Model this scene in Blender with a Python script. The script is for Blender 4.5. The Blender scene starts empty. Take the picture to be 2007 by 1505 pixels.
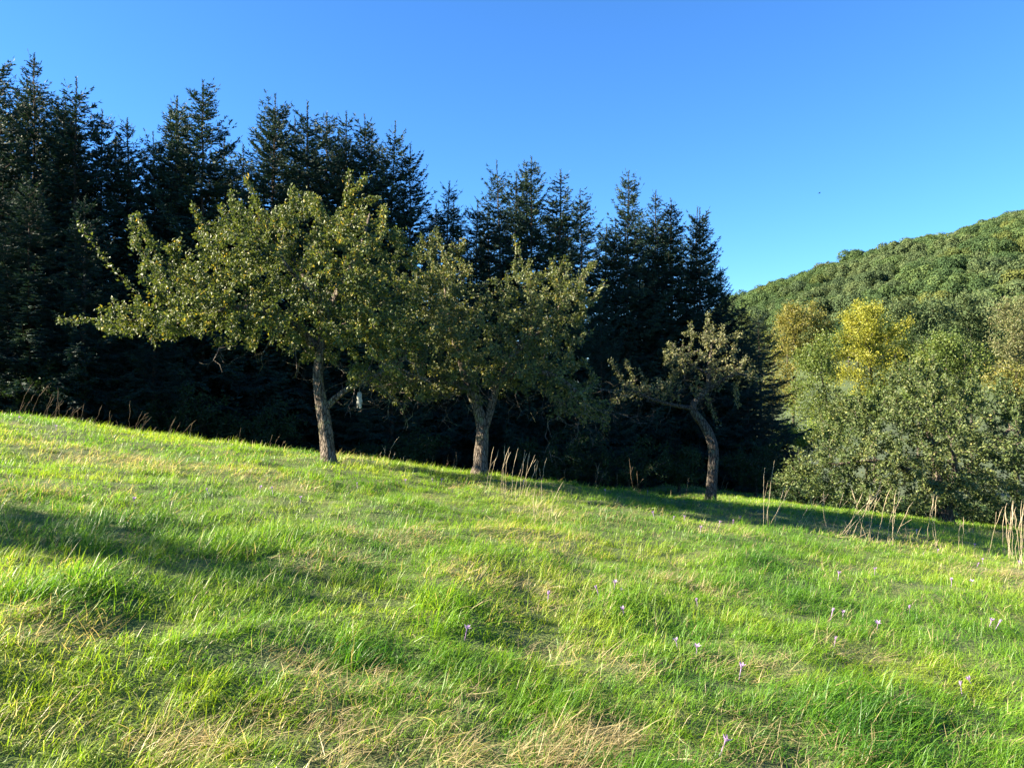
import bpy, math, random
import numpy as np
from math import radians as R

random.seed(7); rng = np.random.default_rng(7)
sc = bpy.context.scene
COL = sc.collection

# ------------------------------------------------------------------ camera, sky, sun, exposure
F = 1507.0; CX = 1003.5; CY = 752.5; EYE = 1.65
cam_d = bpy.data.cameras.new('camera'); cam = bpy.data.objects.new('camera', cam_d); COL.objects.link(cam)
cam.location = (0, 0, EYE); cam.rotation_euler = (R(90), 0, 0)
cam_d.sensor_width = 36; cam_d.lens = 36 * F / 2007.0; cam_d.clip_start = .05; cam_d.clip_end = 6000
sc.camera = cam

SUN_EL, SUN_BEHIND = 25.5, 4.0      # elevation; degrees behind a line straight to the left (negative: ahead)
sd = np.array([-math.cos(R(SUN_BEHIND)) * math.cos(R(SUN_EL)), -math.sin(R(SUN_BEHIND)) * math.cos(R(SUN_EL)), math.sin(R(SUN_EL))])
world = bpy.data.worlds.new('World'); sc.world = world; world.use_nodes = True
wn = world.node_tree.nodes; wl = world.node_tree.links
sky = wn.new('ShaderNodeTexSky'); sky.sky_type = 'NISHITA'; sky.sun_disc = False
sky.sun_elevation = R(SUN_EL); sky.sun_rotation = math.atan2(sd[0], sd[1])
sky.air_density = 1.0; sky.dust_density = 0.0; sky.ozone_density = 10.0; sky.altitude = 300
bg = wn['Background']; bg.inputs['Strength'].default_value = 0.05
hsv = wn.new('ShaderNodeHueSaturation'); hsv.inputs['Saturation'].default_value = 1.04; wl.new(sky.outputs[0], hsv.inputs['Color']); wl.new(hsv.outputs[0], bg.inputs['Color'])
sun_d = bpy.data.lights.new('sun', 'SUN'); sun = bpy.data.objects.new('sun', sun_d); COL.objects.link(sun)
sun_d.energy = 5.0; sun_d.angle = R(.53); sun_d.color = (1.0, .86, .66)
from mathutils import Vector
sun.rotation_euler = Vector(tuple(sd)).to_track_quat('Z', 'Y').to_euler()
sun.location = (-30, -6, 20)
sc.view_settings.view_transform = 'Standard'; sc.view_settings.look = 'None'
sc.view_settings.exposure = 2.7; sc.view_settings.gamma = 1.0; sc.view_settings.use_curve_mapping = False
cy = sc.cycles
cy.max_bounces = 5; cy.diffuse_bounces = 4; cy.glossy_bounces = 2; cy.transmission_bounces = 4; cy.transparent_max_bounces = 4
cy.use_denoising = True; cy.sample_clamp_indirect = 6.0; cy.caustics_reflective = False; cy.caustics_refractive = False

# ------------------------------------------------------------------ helpers
def tag(o, label=None, cat=None, group=None, kind=None):
    if label: o['label'] = label
    if cat: o['category'] = cat
    if group: o['group'] = group
    if kind: o['kind'] = kind
    return o
def empty(name, loc):
    o = bpy.data.objects.new(name, None); o.empty_display_size = .3
    o.location = tuple(float(v) for v in loc); COL.objects.link(o); return o
def mesh_from(name, V, tris=None, quads=None, smooth=False, attrs=None):
    V = np.asarray(V, np.float32); me = bpy.data.meshes.new(name)
    nt = 0 if tris is None else len(tris); nq = 0 if quads is None else len(quads)
    me.vertices.add(len(V)); me.vertices.foreach_set('co', V.ravel())
    idx = []
    if nt: idx.append(np.asarray(tris, np.int32).ravel())
    if nq: idx.append(np.asarray(quads, np.int32).ravel())
    idx = np.concatenate(idx) if idx else np.zeros(0, np.int32)
    me.loops.add(len(idx)); me.loops.foreach_set('vertex_index', idx)
    me.polygons.add(nt + nq)
    st = np.concatenate([np.arange(nt) * 3, nt * 3 + np.arange(nq) * 4]).astype(np.int32)
    me.polygons.foreach_set('loop_start', st)
    me.polygons.foreach_set('use_smooth', np.full(nt + nq, smooth, bool))
    for k, a in (attrs or {}).items():
        at = me.attributes.new(k, 'FLOAT', 'POINT'); at.data.foreach_set('value', np.asarray(a, np.float32))
    me.update(calc_edges=True); me.validate()
    return me
def link(name, me, mat=None, parent=None):
    o = bpy.data.objects.new(name, me); COL.objects.link(o)
    if mat is not None and not me.materials: me.materials.append(mat)
    if parent: o.parent = parent
    return o
def norm(v):
    v = np.asarray(v, float); return v / np.maximum(np.linalg.norm(v, axis=-1, keepdims=True), 1e-9)
_tab = np.random.default_rng(11).random((256, 256))
def vnoise(x, y, s=0):
    x = np.asarray(x, float) + s * 17.31; y = np.asarray(y, float) + s * 9.77
    xi = np.floor(x).astype(int); yi = np.floor(y).astype(int); fx = x - xi; fy = y - yi
    fx = fx * fx * (3 - 2 * fx); fy = fy * fy * (3 - 2 * fy)
    a = _tab[xi & 255, yi & 255]; b = _tab[(xi + 1) & 255, yi & 255]; c = _tab[xi & 255, (yi + 1) & 255]; d = _tab[(xi + 1) & 255, (yi + 1) & 255]
    return (a * (1 - fx) + b * fx) * (1 - fy) + (c * (1 - fx) + d * fx) * fy
def sstep(a, b, x):
    t = np.clip((x - a) / (b - a), 0, 1); return t * t * (3 - 2 * t)

# ------------------------------------------------------------------ lie of the land
def hill_h(x, y):
    rx = np.interp(x, [-60, 40, 87, 120, 159, 200, 300, 500], [0, 8, 32, 44.5, 54.5, 66, 82, 90])
    p = np.clip((y - 85) / 215, 0, 1)
    return rx * (0.55 * np.sin(p * np.pi / 2) + .45 * sstep(0, 1, p)) - np.maximum(0, y - 300) * .05
def land(x, y):
    x = np.asarray(x, float); y = np.asarray(y, float)
    X = 40 * np.tanh(x / 40)
    a = .15 + .17 * (1 - sstep(2, 7, x))
    s = np.maximum(0, y - 12.8); raw = a * s * s / (s + 4)
    z = -.125 * X - 3.2 * (1 - np.exp(-raw / 3.2))
    return z + hill_h(x, y)
_hd = 4.35; HOLE = ((285 - CX) / F * _hd, _hd)                 # a bare scraped hollow in the near grass
def ground(x, y):
    x = np.asarray(x, float); y = np.asarray(y, float)
    z = land(x, y) + .10 * (vnoise(x * .55, y * .55, 1) - .5) + .085 * (vnoise(x * 1.7, y * 1.9, 2) - .5) + .05 * (vnoise(x * 4.1, y * 4.3, 3) - .5)
    return z - .11 * np.exp(-(((x - HOLE[0]) / .2) ** 2 + ((y - HOLE[1]) / .15) ** 2))
def pix(px, py, D):
    return np.array([(px - CX) / F * D, D, EYE + (CY - py) / F * D])
def hit(px, py, far=60):
    D = np.arange(1.5, far, .02); z = EYE + (CY - py) / F * D; g = land((px - CX) / F * D, D)
    k = np.nonzero(z <= g)[0]
    return float(D[k[0]]) if len(k) else far

# ------------------------------------------------------------------ materials
def new_mat(name):
    m = bpy.data.materials.new(name); m.use_nodes = True; nt = m.node_tree; nt.nodes.clear()
    return m, nt.nodes, nt.links
def ramp(nodes, stops):
    r = nodes.new('ShaderNodeValToRGB'); e = r.color_ramp.elements
    while len(e) < len(stops): e.new(.5)
    for i, (p, c) in enumerate(stops): e[i].position = p; e[i].color = (*c, 1)
    return r
def leaf_mat(name, stops, trans=.35, tcol=(1.25, 1.2, .55), rough=.5, spec=.3, obj_random=0.0):
    m, n, l = new_mat(name)
    at = n.new('ShaderNodeAttribute'); at.attribute_name = 'tint'
    src = at.outputs['Fac']
    if obj_random:
        oi = n.new('ShaderNodeObjectInfo'); ma = n.new('ShaderNodeMath'); ma.operation = 'MULTIPLY_ADD'
        mb = n.new('ShaderNodeMath'); mb.operation = 'SUBTRACT'; mb.inputs[1].default_value = .5
        l.new(oi.outputs['Random'], mb.inputs[0]); l.new(mb.outputs[0], ma.inputs[0]); ma.inputs[1].default_value = obj_random; l.new(src, ma.inputs[2]); src = ma.outputs[0]
    r = ramp(n, stops); l.new(src, r.inputs[0])
    p = n.new('ShaderNodeBsdfPrincipled'); l.new(r.outputs[0], p.inputs['Base Color'])
    p.inputs['Roughness'].default_value = rough; p.inputs['Specular IOR Level'].default_value = spec
    t = n.new('ShaderNodeBsdfTranslucent'); mx = n.new('ShaderNodeMix'); mx.data_type = 'RGBA'; mx.blend_type = 'MULTIPLY'; mx.inputs['Factor'].default_value = 1
    l.new(r.outputs[0], mx.inputs['A']); mx.inputs['B'].default_value = (*tcol, 1); l.new(mx.outputs['Result'], t.inputs['Color'])
    ms = n.new('ShaderNodeMixShader'); ms.inputs[0].default_value = trans
    l.new(p.outputs[0], ms.inputs[1]); l.new(t.outputs[0], ms.inputs[2])
    o = n.new('ShaderNodeOutputMaterial'); l.new(ms.outputs[0], o.inputs[0]); return m
def bark_mat(name, a, b, lichen=(.22, .24, .12), scale=9):
    m, n, l = new_mat(name)
    tc = n.new('ShaderNodeTexCoord'); mp = n.new('ShaderNodeMapping'); mp.inputs['Scale'].default_value = (scale, scale, scale * .28); l.new(tc.outputs['Object'], mp.inputs[0])
    no = n.new('ShaderNodeTexNoise'); no.inputs['Scale'].default_value = 2.2; no.inputs['Detail'].default_value = 8; no.inputs['Roughness'].default_value = .7; l.new(mp.outputs[0], no.inputs[0])
    vo = n.new('ShaderNodeTexVoronoi'); vo.feature = 'DISTANCE_TO_EDGE'; vo.inputs['Scale'].default_value = 3.0; l.new(mp.outputs[0], vo.inputs[0])
    r = ramp(n, [(.3, a), (.62, b)]); l.new(no.outputs[0], r.inputs[0])
    n2 = n.new('ShaderNodeTexNoise'); n2.inputs['Scale'].default_value = 3.5; n2.inputs['Detail'].default_value = 5; l.new(tc.outputs['Object'], n2.inputs[0])
    r2 = ramp(n, [(.55, (0, 0, 0)), (.68, (1, 1, 1))]); l.new(n2.outputs[0], r2.inputs[0])
    mx = n.new('ShaderNodeMix'); mx.data_type = 'RGBA'; l.new(r2.outputs[0], mx.inputs['Factor']); l.new(r.outputs[0], mx.inputs['A']); mx.inputs['B'].default_value = (*lichen, 1)
    r3 = ramp(n, [(.02, (.22, .2, .18)), (.14, (1, 1, 1))]); l.new(vo.outputs[0], r3.inputs[0]); mc = n.new('ShaderNodeMix'); mc.data_type = 'RGBA'; mc.blend_type = 'MULTIPLY'; mc.inputs['Factor'].default_value = 1; l.new(mx.outputs['Result'], mc.inputs['A']); l.new(r3.outputs[0], mc.inputs['B'])
    p = n.new('ShaderNodeBsdfPrincipled'); l.new(mc.outputs['Result'], p.inputs['Base Color']); p.inputs['Roughness'].default_value = .9; p.inputs['Specular IOR Level'].default_value = .2
    ad = n.new('ShaderNodeMath'); ad.operation = 'ADD'; l.new(no.outputs[0], ad.inputs[0])
    cl = n.new('ShaderNodeMath'); cl.operation = 'MINIMUM'; cl.inputs[1].default_value = .25; l.new(vo.outputs[0], cl.inputs[0]); l.new(cl.outputs[0], ad.inputs[1])
    bu = n.new('ShaderNodeBump'); bu.inputs['Strength'].default_value = 1.0; bu.inputs['Distance'].default_value = .06; l.new(ad.outputs[0], bu.inputs['Height']); l.new(bu.outputs[0], p.inputs['Normal'])
    o = n.new('ShaderNodeOutputMaterial'); l.new(p.outputs[0], o.inputs[0]); return m
def plain_mat(name, col, rough=.7, spec=.3, trans=0):
    m, n, l = new_mat(name); tc = n.new('ShaderNodeTexCoord'); no = n.new('ShaderNodeTexNoise'); no.inputs['Scale'].default_value = 30; l.new(tc.outputs['Object'], no.inputs[0])
    r = ramp(n, [(.3, tuple(c * .75 for c in col)), (.7, tuple(min(1, c * 1.15) for c in col))]); l.new(no.outputs[0], r.inputs[0])
    p = n.new('ShaderNodeBsdfPrincipled'); l.new(r.outputs[0], p.inputs['Base Color']); p.inputs['Roughness'].default_value = rough; p.inputs['Specular IOR Level'].default_value = spec
    o = n.new('ShaderNodeOutputMaterial')
    if trans:
        t = n.new('ShaderNodeBsdfTranslucent'); l.new(r.outputs[0], t.inputs[0]); ms = n.new('ShaderNodeMixShader'); ms.inputs[0].default_value = trans
        l.new(p.outputs[0], ms.inputs[1]); l.new(t.outputs[0], ms.inputs[2]); l.new(ms.outputs[0], o.inputs[0])
    else: l.new(p.outputs[0], o.inputs[0])
    return m

def soil_mat():
    m, n, l = new_mat('meadow_soil')
    tc = n.new('ShaderNodeTexCoord'); no = n.new('ShaderNodeTexNoise'); no.inputs['Scale'].default_value = 1.3; no.inputs['Detail'].default_value = 9; l.new(tc.outputs['Object'], no.inputs[0])
    r = ramp(n, [(.35, (.045, .065, .012)), (.55, (.075, .115, .016)), (.72, (.12, .125, .03))]); l.new(no.outputs[0], r.inputs[0])
    p = n.new('ShaderNodeBsdfPrincipled'); l.new(r.outputs[0], p.inputs['Base Color']); p.inputs['Roughness'].default_value = 1
    n2 = n.new('ShaderNodeTexNoise'); n2.inputs['Scale'].default_value = 45; n2.inputs['Detail'].default_value = 4; l.new(tc.outputs['Object'], n2.inputs[0])
    bu = n.new('ShaderNodeBump'); bu.inputs['Distance'].default_value = .03; l.new(n2.outputs[0], bu.inputs['Height']); l.new(bu.outputs[0], p.inputs['Normal'])
    o = n.new('ShaderNodeOutputMaterial'); l.new(p.outputs[0], o.inputs[0]); return m
def hill_mat():
    m, n, l = new_mat('hill_floor')
    tc = n.new('ShaderNodeTexCoord'); no = n.new('ShaderNodeTexNoise'); no.inputs['Scale'].default_value = .12; no.inputs['Detail'].default_value = 10; l.new(tc.outputs['Object'], no.inputs[0])
    r = ramp(n, [(.35, (.02, .036, .009)), (.65, (.05, .078, .018))]); l.new(no.outputs[0], r.inputs[0])
    p = n.new('ShaderNodeBsdfPrincipled'); l.new(r.outputs[0], p.inputs['Base Color']); p.inputs['Roughness'].default_value = 1
    o = n.new('ShaderNodeOutputMaterial'); l.new(p.outputs[0], o.inputs[0]); return m
def grass_mat():
    m, n, l = new_mat('grass_blade')
    def geo(nm):
        a = n.new('ShaderNodeAttribute'); a.attribute_name = nm; return a.outputs['Fac']
    bt = geo('tint')
    g = ramp(n, [(.08, (.034, .118, .014)), (.35, (.088, .215, .015)), (.62, (.155, .285, .017)), (.92, (.25, .325, .028))]); l.new(bt, g.inputs[0])
    s = ramp(n, [(0, (.22, .17, .085)), (.5, (.42, .35, .18)), (1, (.60, .52, .29))]); l.new(bt, s.inputs[0])
    mx = n.new('ShaderNodeMix'); mx.data_type = 'RGBA'; l.new(geo('dry'), mx.inputs['Factor']); l.new(g.outputs[0], mx.inputs['A']); l.new(s.outputs[0], mx.inputs['B'])
    p = n.new('ShaderNodeBsdfPrincipled'); l.new(mx.outputs['Result'], p.inputs['Base Color']); p.inputs['Roughness'].default_value = .45; p.inputs['Specular IOR Level'].default_value = .4
    tr = n.new('ShaderNodeBsdfTranslucent'); mm = n.new('ShaderNodeMix'); mm.data_type = 'RGBA'; mm.blend_type = 'MULTIPLY'; mm.inputs['Factor'].default_value = 1
    l.new(mx.outputs['Result'], mm.inputs['A']); mm.inputs['B'].default_value = (1.35, 1.3, .7, 1); l.new(mm.outputs['Result'], tr.inputs[0])
    ms = n.new('ShaderNodeMixShader'); ms.inputs[0].default_value = .5; l.new(p.outputs[0], ms.inputs[1]); l.new(tr.outputs[0], ms.inputs[2])
    o = n.new('ShaderNodeOutputMaterial'); l.new(ms.outputs[0], o.inputs[0]); return m

M_SOIL, M_HILL, M_GRASS = soil_mat(), hill_mat(), grass_mat()
M_BARK = bark_mat('apple_bark', (.055, .045, .035), (.22, .185, .145))
M_BARK_GREY = bark_mat('grey_bark', (.045, .038, .03), (.13, .112, .092), (.12, .13, .08))  # tone lowered to put the crooked apple trunk's shade into the colour
M_SPRUCE_BARK = bark_mat('spruce_bark', (.045, .032, .024), (.12, .085, .06), (.10, .10, .07))
M_STEM = bark_mat('shrub_stem', (.05, .045, .03), (.14, .12, .08))
M_APPLE_LEAF = leaf_mat('apple_leaf', [(0, (.028, .05, .018)), (.35, (.066, .098, .028)), (.7, (.125, .152, .042)), (.86, (.16, .17, .05)), (.93, (.36, .31, .05)), (1, (.40, .27, .04))], trans=.3)
M_APPLE_LEAF_B = leaf_mat('apple_leaf_dull', [(0, (.036, .056, .022)), (.4, (.080, .105, .036)), (.75, (.15, .168, .058)), (.9, (.22, .21, .08)), (1, (.33, .27, .08))], trans=.3)
M_APPLE_LEAF_C = leaf_mat('apple_leaf_sparse', [(0, (.045, .062, .028)), (.4, (.095, .11, .048)), (.8, (.17, .175, .08)), (1, (.28, .24, .10))], trans=.28)
M_APPLE_LEAF_D = leaf_mat('apple_leaf_grey', [(0, (.028, .052, .018)), (.4, (.070, .105, .032)), (.8, (.14, .17, .055)), (1, (.25, .25, .08))], trans=.3)
M_NEEDLE = leaf_mat('spruce_needles', [(0, (.011, .030, .026)), (.5, (.020, .046, .036)), (.85, (.034, .062, .040)), (1, (.058, .084, .046))], trans=.15, rough=.6, spec=.15, obj_random=.35)
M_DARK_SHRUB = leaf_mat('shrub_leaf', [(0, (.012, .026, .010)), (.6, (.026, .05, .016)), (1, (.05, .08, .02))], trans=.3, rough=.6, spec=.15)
M_YELLOW = leaf_mat('yellow_leaf', [(0, (.13, .165, .025)), (.5, (.25, .265, .035)), (1, (.36, .335, .055))], trans=.4)
M_OLIVE = leaf_mat('olive_leaf', [(0, (.08, .10, .025)), (.5, (.15, .155, .035)), (.85, (.23, .20, .04)), (1, (.32, .25, .045))], trans=.35)
M_GREEN = leaf_mat('green_leaf', [(0, (.05, .085, .02)), (.5, (.10, .15, .032)), (1, (.19, .22, .045))], trans=.38)
M_PALE = leaf_mat('pale_leaf', [(0, (.07, .09, .035)), (.5, (.13, .15, .06)), (1, (.24, .21, .10))], trans=.35)
M_LIME = leaf_mat('lime_leaf', [(0, (.10, .16, .03)), (.5, (.18, .25, .045)), (1, (.28, .32, .06))], trans=.42)
M_HILL_A = leaf_mat('beech_leaf', [(0, (.034, .066, .028)), (.5, (.062, .104, .040)), (1, (.105, .148, .048))], trans=.25, rough=.75, spec=.08, obj_random=.5)  # all three hill leaf colours are paled to stand in for distance haze
M_HILL_B = leaf_mat('oak_leaf', [(0, (.036, .06, .030)), (.5, (.066, .10, .044)), (1, (.11, .14, .056))], trans=.2, rough=.75, spec=.08, obj_random=.5)
M_HILL_C = leaf_mat('turning_leaf', [(0, (.05, .075, .025)), (.5, (.085, .112, .034)), (1, (.13, .145, .040))], trans=.25, rough=.75, spec=.08, obj_random=.5)
M_STRAW = plain_mat('dry_stalk', (.46, .38, .25), .7, .25)
M_STRAW_D = plain_mat('weathered_stalk', (.20, .14, .085), .8, .2)
M_APPLE = plain_mat('apple_skin', (.50, .36, .05), .35, .5)
M_PETAL = plain_mat('crocus_petal', (.44, .30, .52), .5, .3, .35)
M_BAG = plain_mat('white_film', (.36, .38, .33), .35, .5, .35)
M_CORD = plain_mat('cord', (.25, .22, .18))
M_BIRD = plain_mat('feathers', (.05, .045, .04))

# ------------------------------------------------------------------ ground
def grid(x0, x1, y0, y1, dx, dy, fn, smooth=True, name='g'):
    xs = np.arange(x0, x1 + dx * .5, dx); ys = np.arange(y0, y1 + dy * .5, dy)
    X, Y = np.meshgrid(xs, ys); Z = fn(X, Y); nx, ny = len(xs), len(ys)
    i = (np.arange(ny - 1)[:, None] * nx + np.arange(nx - 1)[None, :]).ravel()
    return mesh_from(name, np.stack([X.ravel(), Y.ravel(), Z.ravel()], 1), quads=np.stack([i, i + 1, i + nx + 1, i + nx], 1), smooth=smooth)
tag(link('meadow', grid(-26, 34, -3, 46, .25, .25, ground, name='meadow'), M_SOIL), kind='structure')
def coarse(X, Y):
    Z = land(X, Y); inside = (X > -23) & (X < 31) & (Y > 0) & (Y < 43)
    return Z - np.where(inside, .9, .12)
tag(link('hillside', grid(-420, 520, -240, 620, 10, 10, coarse, name='hillside'), M_HILL), kind='structure')
tag(link('terrain', grid(-3000, 3000, -3000, 3000, 300, 300, lambda X, Y: np.full_like(X, -30.0), name='terrain'), M_HILL), kind='structure')

# ------------------------------------------------------------------ woody skeletons
def tubes(chains, noise=0.0, seed=0):
    """chains: list of (points Nx3, radii N, sides) -> V, quads"""
    V, Q = [], []; off = 0; r_ = np.random.default_rng(seed)
    for pts, rad, ns in chains:
        n = len(pts)
        if n < 2: continue
        tan = np.gradient(pts, axis=0); tan = norm(tan)
        ref = np.tile(np.array([.31, .95, .05]), (n, 1)); bad = np.abs((tan * ref).sum(1)) > .95; ref[bad] = (1, 0, 0)
        u = norm(np.cross(tan, ref)); w = np.cross(tan, u)
        a = np.arange(ns) * 2 * np.pi / ns
        rr = rad[:, None] * np.ones((1, ns))
        if noise and ns > 7:
            lob = 1 + noise * np.sin(a * 3 + .8)[None, :] * .6 + noise * np.sin(a * 2 + np.linspace(0, 2.5, n)[:, None] * 1.3)
            rr = rr * lob * (1 + noise * .9 * (r_.random((n, ns)) - .5))
        ring = pts[:, None, :] + rr[:, :, None] * (np.cos(a)[None, :, None] * u[:, None, :] + np.sin(a)[None, :, None] * w[:, None, :])
        V.append(ring.reshape(-1, 3))
        i = (np.arange(n - 1)[:, None] * ns + np.arange(ns)[None, :]); j = (np.arange(n - 1)[:, None] * ns + (np.arange(ns)[None, :] + 1) % ns)
        Q.append((np.stack([i, j, j + ns, i + ns], -1).reshape(-1, 4)) + off); off += n * ns
    return np.concatenate(V), np.concatenate(Q)
def smooth_path(pts, step):
    pts = np.asarray(pts, float); d = np.r_[0, np.cumsum(np.linalg.norm(np.diff(pts, axis=0), axis=1))]
    n = max(2, int(d[-1] / step) + 1); s = np.linspace(0, d[-1], n)
    q = np.stack([np.interp(s, d, pts[:, k]) for k in range(pts.shape[1])], 1)
    for _ in range(3):
        q[1:-1] = q[1:-1] * .5 + (q[:-2] + q[2:]) * .25
    return q
def colonize(paths, attr, step, kill, rnd, up=0.0, jit=.25, iters=120):
    """paths: list of Nx4 (xyz + radius); first is the trunk, the rest start near an existing node"""
    pos, par, mr = [], [], []
    for k, p in enumerate(paths):
        q = smooth_path(p, step)
        if k == 0: prev = -1
        else: prev = int(np.argmin(np.linalg.norm(np.array(pos) - q[0, :3], axis=1))); q = q[1:]
        for v in q:
            pos.append(v[:3]); par.append(prev); mr.append(v[3]); prev = len(pos) - 1
    pos = [np.array(v) for v in pos]; seeds = len(pos)
    A = attr.copy(); P = np.array(pos)
    lo = int(len(smooth_path(paths[0], step)) * .45)
    usable = np.arange(len(P)) >= lo
    D = np.linalg.norm(A[:, None] - P[None], axis=2); D[:, ~usable] = 1e9
    near = D.argmin(1); nd = D.min(1); kids = {}
    for it in range(iters):
        if len(A) < 3: break
        d = norm(A - P[near]); S = np.zeros((len(P), 3)); np.add.at(S, near, d)
        act = np.unique(near); act = np.array([i for i in act if kids.get(i, 0) < 3])
        if not len(act): break
        g = norm(norm(S[act]) + rnd.normal(0, jit, (len(act), 3)) + np.array([0, 0, up]))
        NP = P[act] + g * step; base = len(P)
        for i in act: kids[i] = kids.get(i, 0) + 1; par.append(int(i)); mr.append(0.0)
        P = np.concatenate([P, NP])
        D = np.linalg.norm(A[:, None] - NP[None], axis=2); k = D.argmin(1); m = D[np.arange(len(A)), k]
        b = m < nd; near[b] = base + k[b]; nd[b] = m[b]
        keep = nd > kill; A, near, nd = A[keep], near[keep], nd[keep]
    return P, np.array(par), np.array(mr), seeds
def radii_of(P, par, mr, r0=.004, e=2.4):
    acc = np.zeros(len(P)); r = np.zeros(len(P)); nk = np.zeros(len(P), int)
    for i in range(len(P) - 1, -1, -1):
        r[i] = r0 if nk[i] == 0 else acc[i] ** (1 / e)
        if mr[i] > 0: r[i] = mr[i]
        if par[i] >= 0: acc[par[i]] += r[i] ** e; nk[par[i]] += 1
    return r, nk
def chains_of(P, par, r):
    kids = [[] for _ in P]
    for i, p in enumerate(par):
        if p >= 0: kids[p].append(i)
    out = []; stack = [(0, None)]
    while stack:
        s, st = stack.pop(); c = [] if st is None else [st]; i = s
        while True:
            c.append(i)
            if not kids[i]: break
            k = sorted(kids[i], key=lambda j: -r[j]); i = k[0]
            for j in k[1:]: stack.append((j, c[-1]))
        out.append(c)
    return out
def leaf_cloud(C, axis, nrm, L, W, tint, fold=.18, simple=False):
    axis = norm(axis); side = norm(np.cross(axis, nrm)); nn = np.cross(side, axis)
    L = L[:, None]; W = W[:, None]
    v0 = C; v1 = C + axis * L * .48 + side * W * .5 + nn * W * fold; v2 = C + axis * L - nn * L * .12
    v3 = C + axis * L * .48 - side * W * .5 + nn * W * fold; v4 = C + axis * L * .5
    if simple:
        V = np.stack([v0, v1, v2, v3], 1).reshape(-1, 3); b = np.arange(len(C))[:, None] * 4
        return V, np.concatenate([b + np.array([[0, 1, 2]]), b + np.array([[0, 2, 3]])]), np.repeat(tint, 4)
    V = np.stack([v0, v1, v2, v3, v4], 1).reshape(-1, 3); n = len(C); b = np.arange(n)[:, None] * 5
    T = np.concatenate([b + np.array([[0, 1, 4]]), b + np.array([[1, 2, 4]]), b + np.array([[2, 3, 4]]), b + np.array([[3, 0, 4]])])
    return V, T, np.repeat(tint, 5)
def lobe_points(lobes, n, D, rnd, edge=.5, z_floor=None):
    """lobes in picture units at distance D -> points inside their union"""
    k = D / F; vol = np.array([a[2] * a[3] * a[5] for a in lobes]) ** .8; vol /= vol.sum(); out = []
    pick = rnd.choice(len(lobes), n, p=vol); d = norm(rnd.normal(size=(n, 3))); rad = rnd.random(n) ** edge
    for i, li in enumerate(pick):
        px, py, rx, ry, dd, rd = lobes[li]; c = pix(px, py, D); c[1] += dd
        out.append(c + d[i] * rad[i] * np.array([rx * k, rd, ry * k]))
    return np.array(out)
def twig_leaves(P, par, r, n, rnd, L, W, spread, tmean, tsd, seeds, rmax=.011, yellow=0.0, simple=False):
    idx = np.nonzero((r < rmax) & (np.arange(len(P)) >= seeds))[0]
    j = rnd.choice(idx, n); a = P[j]; b = P[par[j]]; t = rnd.random((n, 1))
    C = a * t + b * (1 - t) + rnd.normal(0, spread, (n, 3))
    ax = norm(norm(a - b) * .6 + rnd.normal(0, .75, (n, 3)) + np.array([0, 0, -.1]))
    nr = norm(rnd.normal(0, .75, (n, 3)) + np.array([0, 0, .75]))
    cl = vnoise(P[j][:, 0] * 1.6 + P[j][:, 2] * 1.1, P[j][:, 2] * 1.7 + P[j][:, 1] * 1.3, 5)
    tint = np.clip(rnd.normal(tmean, tsd, n) + (cl - .5) * .35, 0, .88)
    if yellow: m = rnd.random(n) < yellow * (cl * 2) ** 1.5; tint[m] = rnd.uniform(.9, 1, m.sum())
    s = rnd.uniform(.65, 1.2, n)
    return leaf_cloud(C, ax, nr, L * s, W * s * rnd.uniform(.8, 1.15, n), tint, simple=simple)
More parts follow.
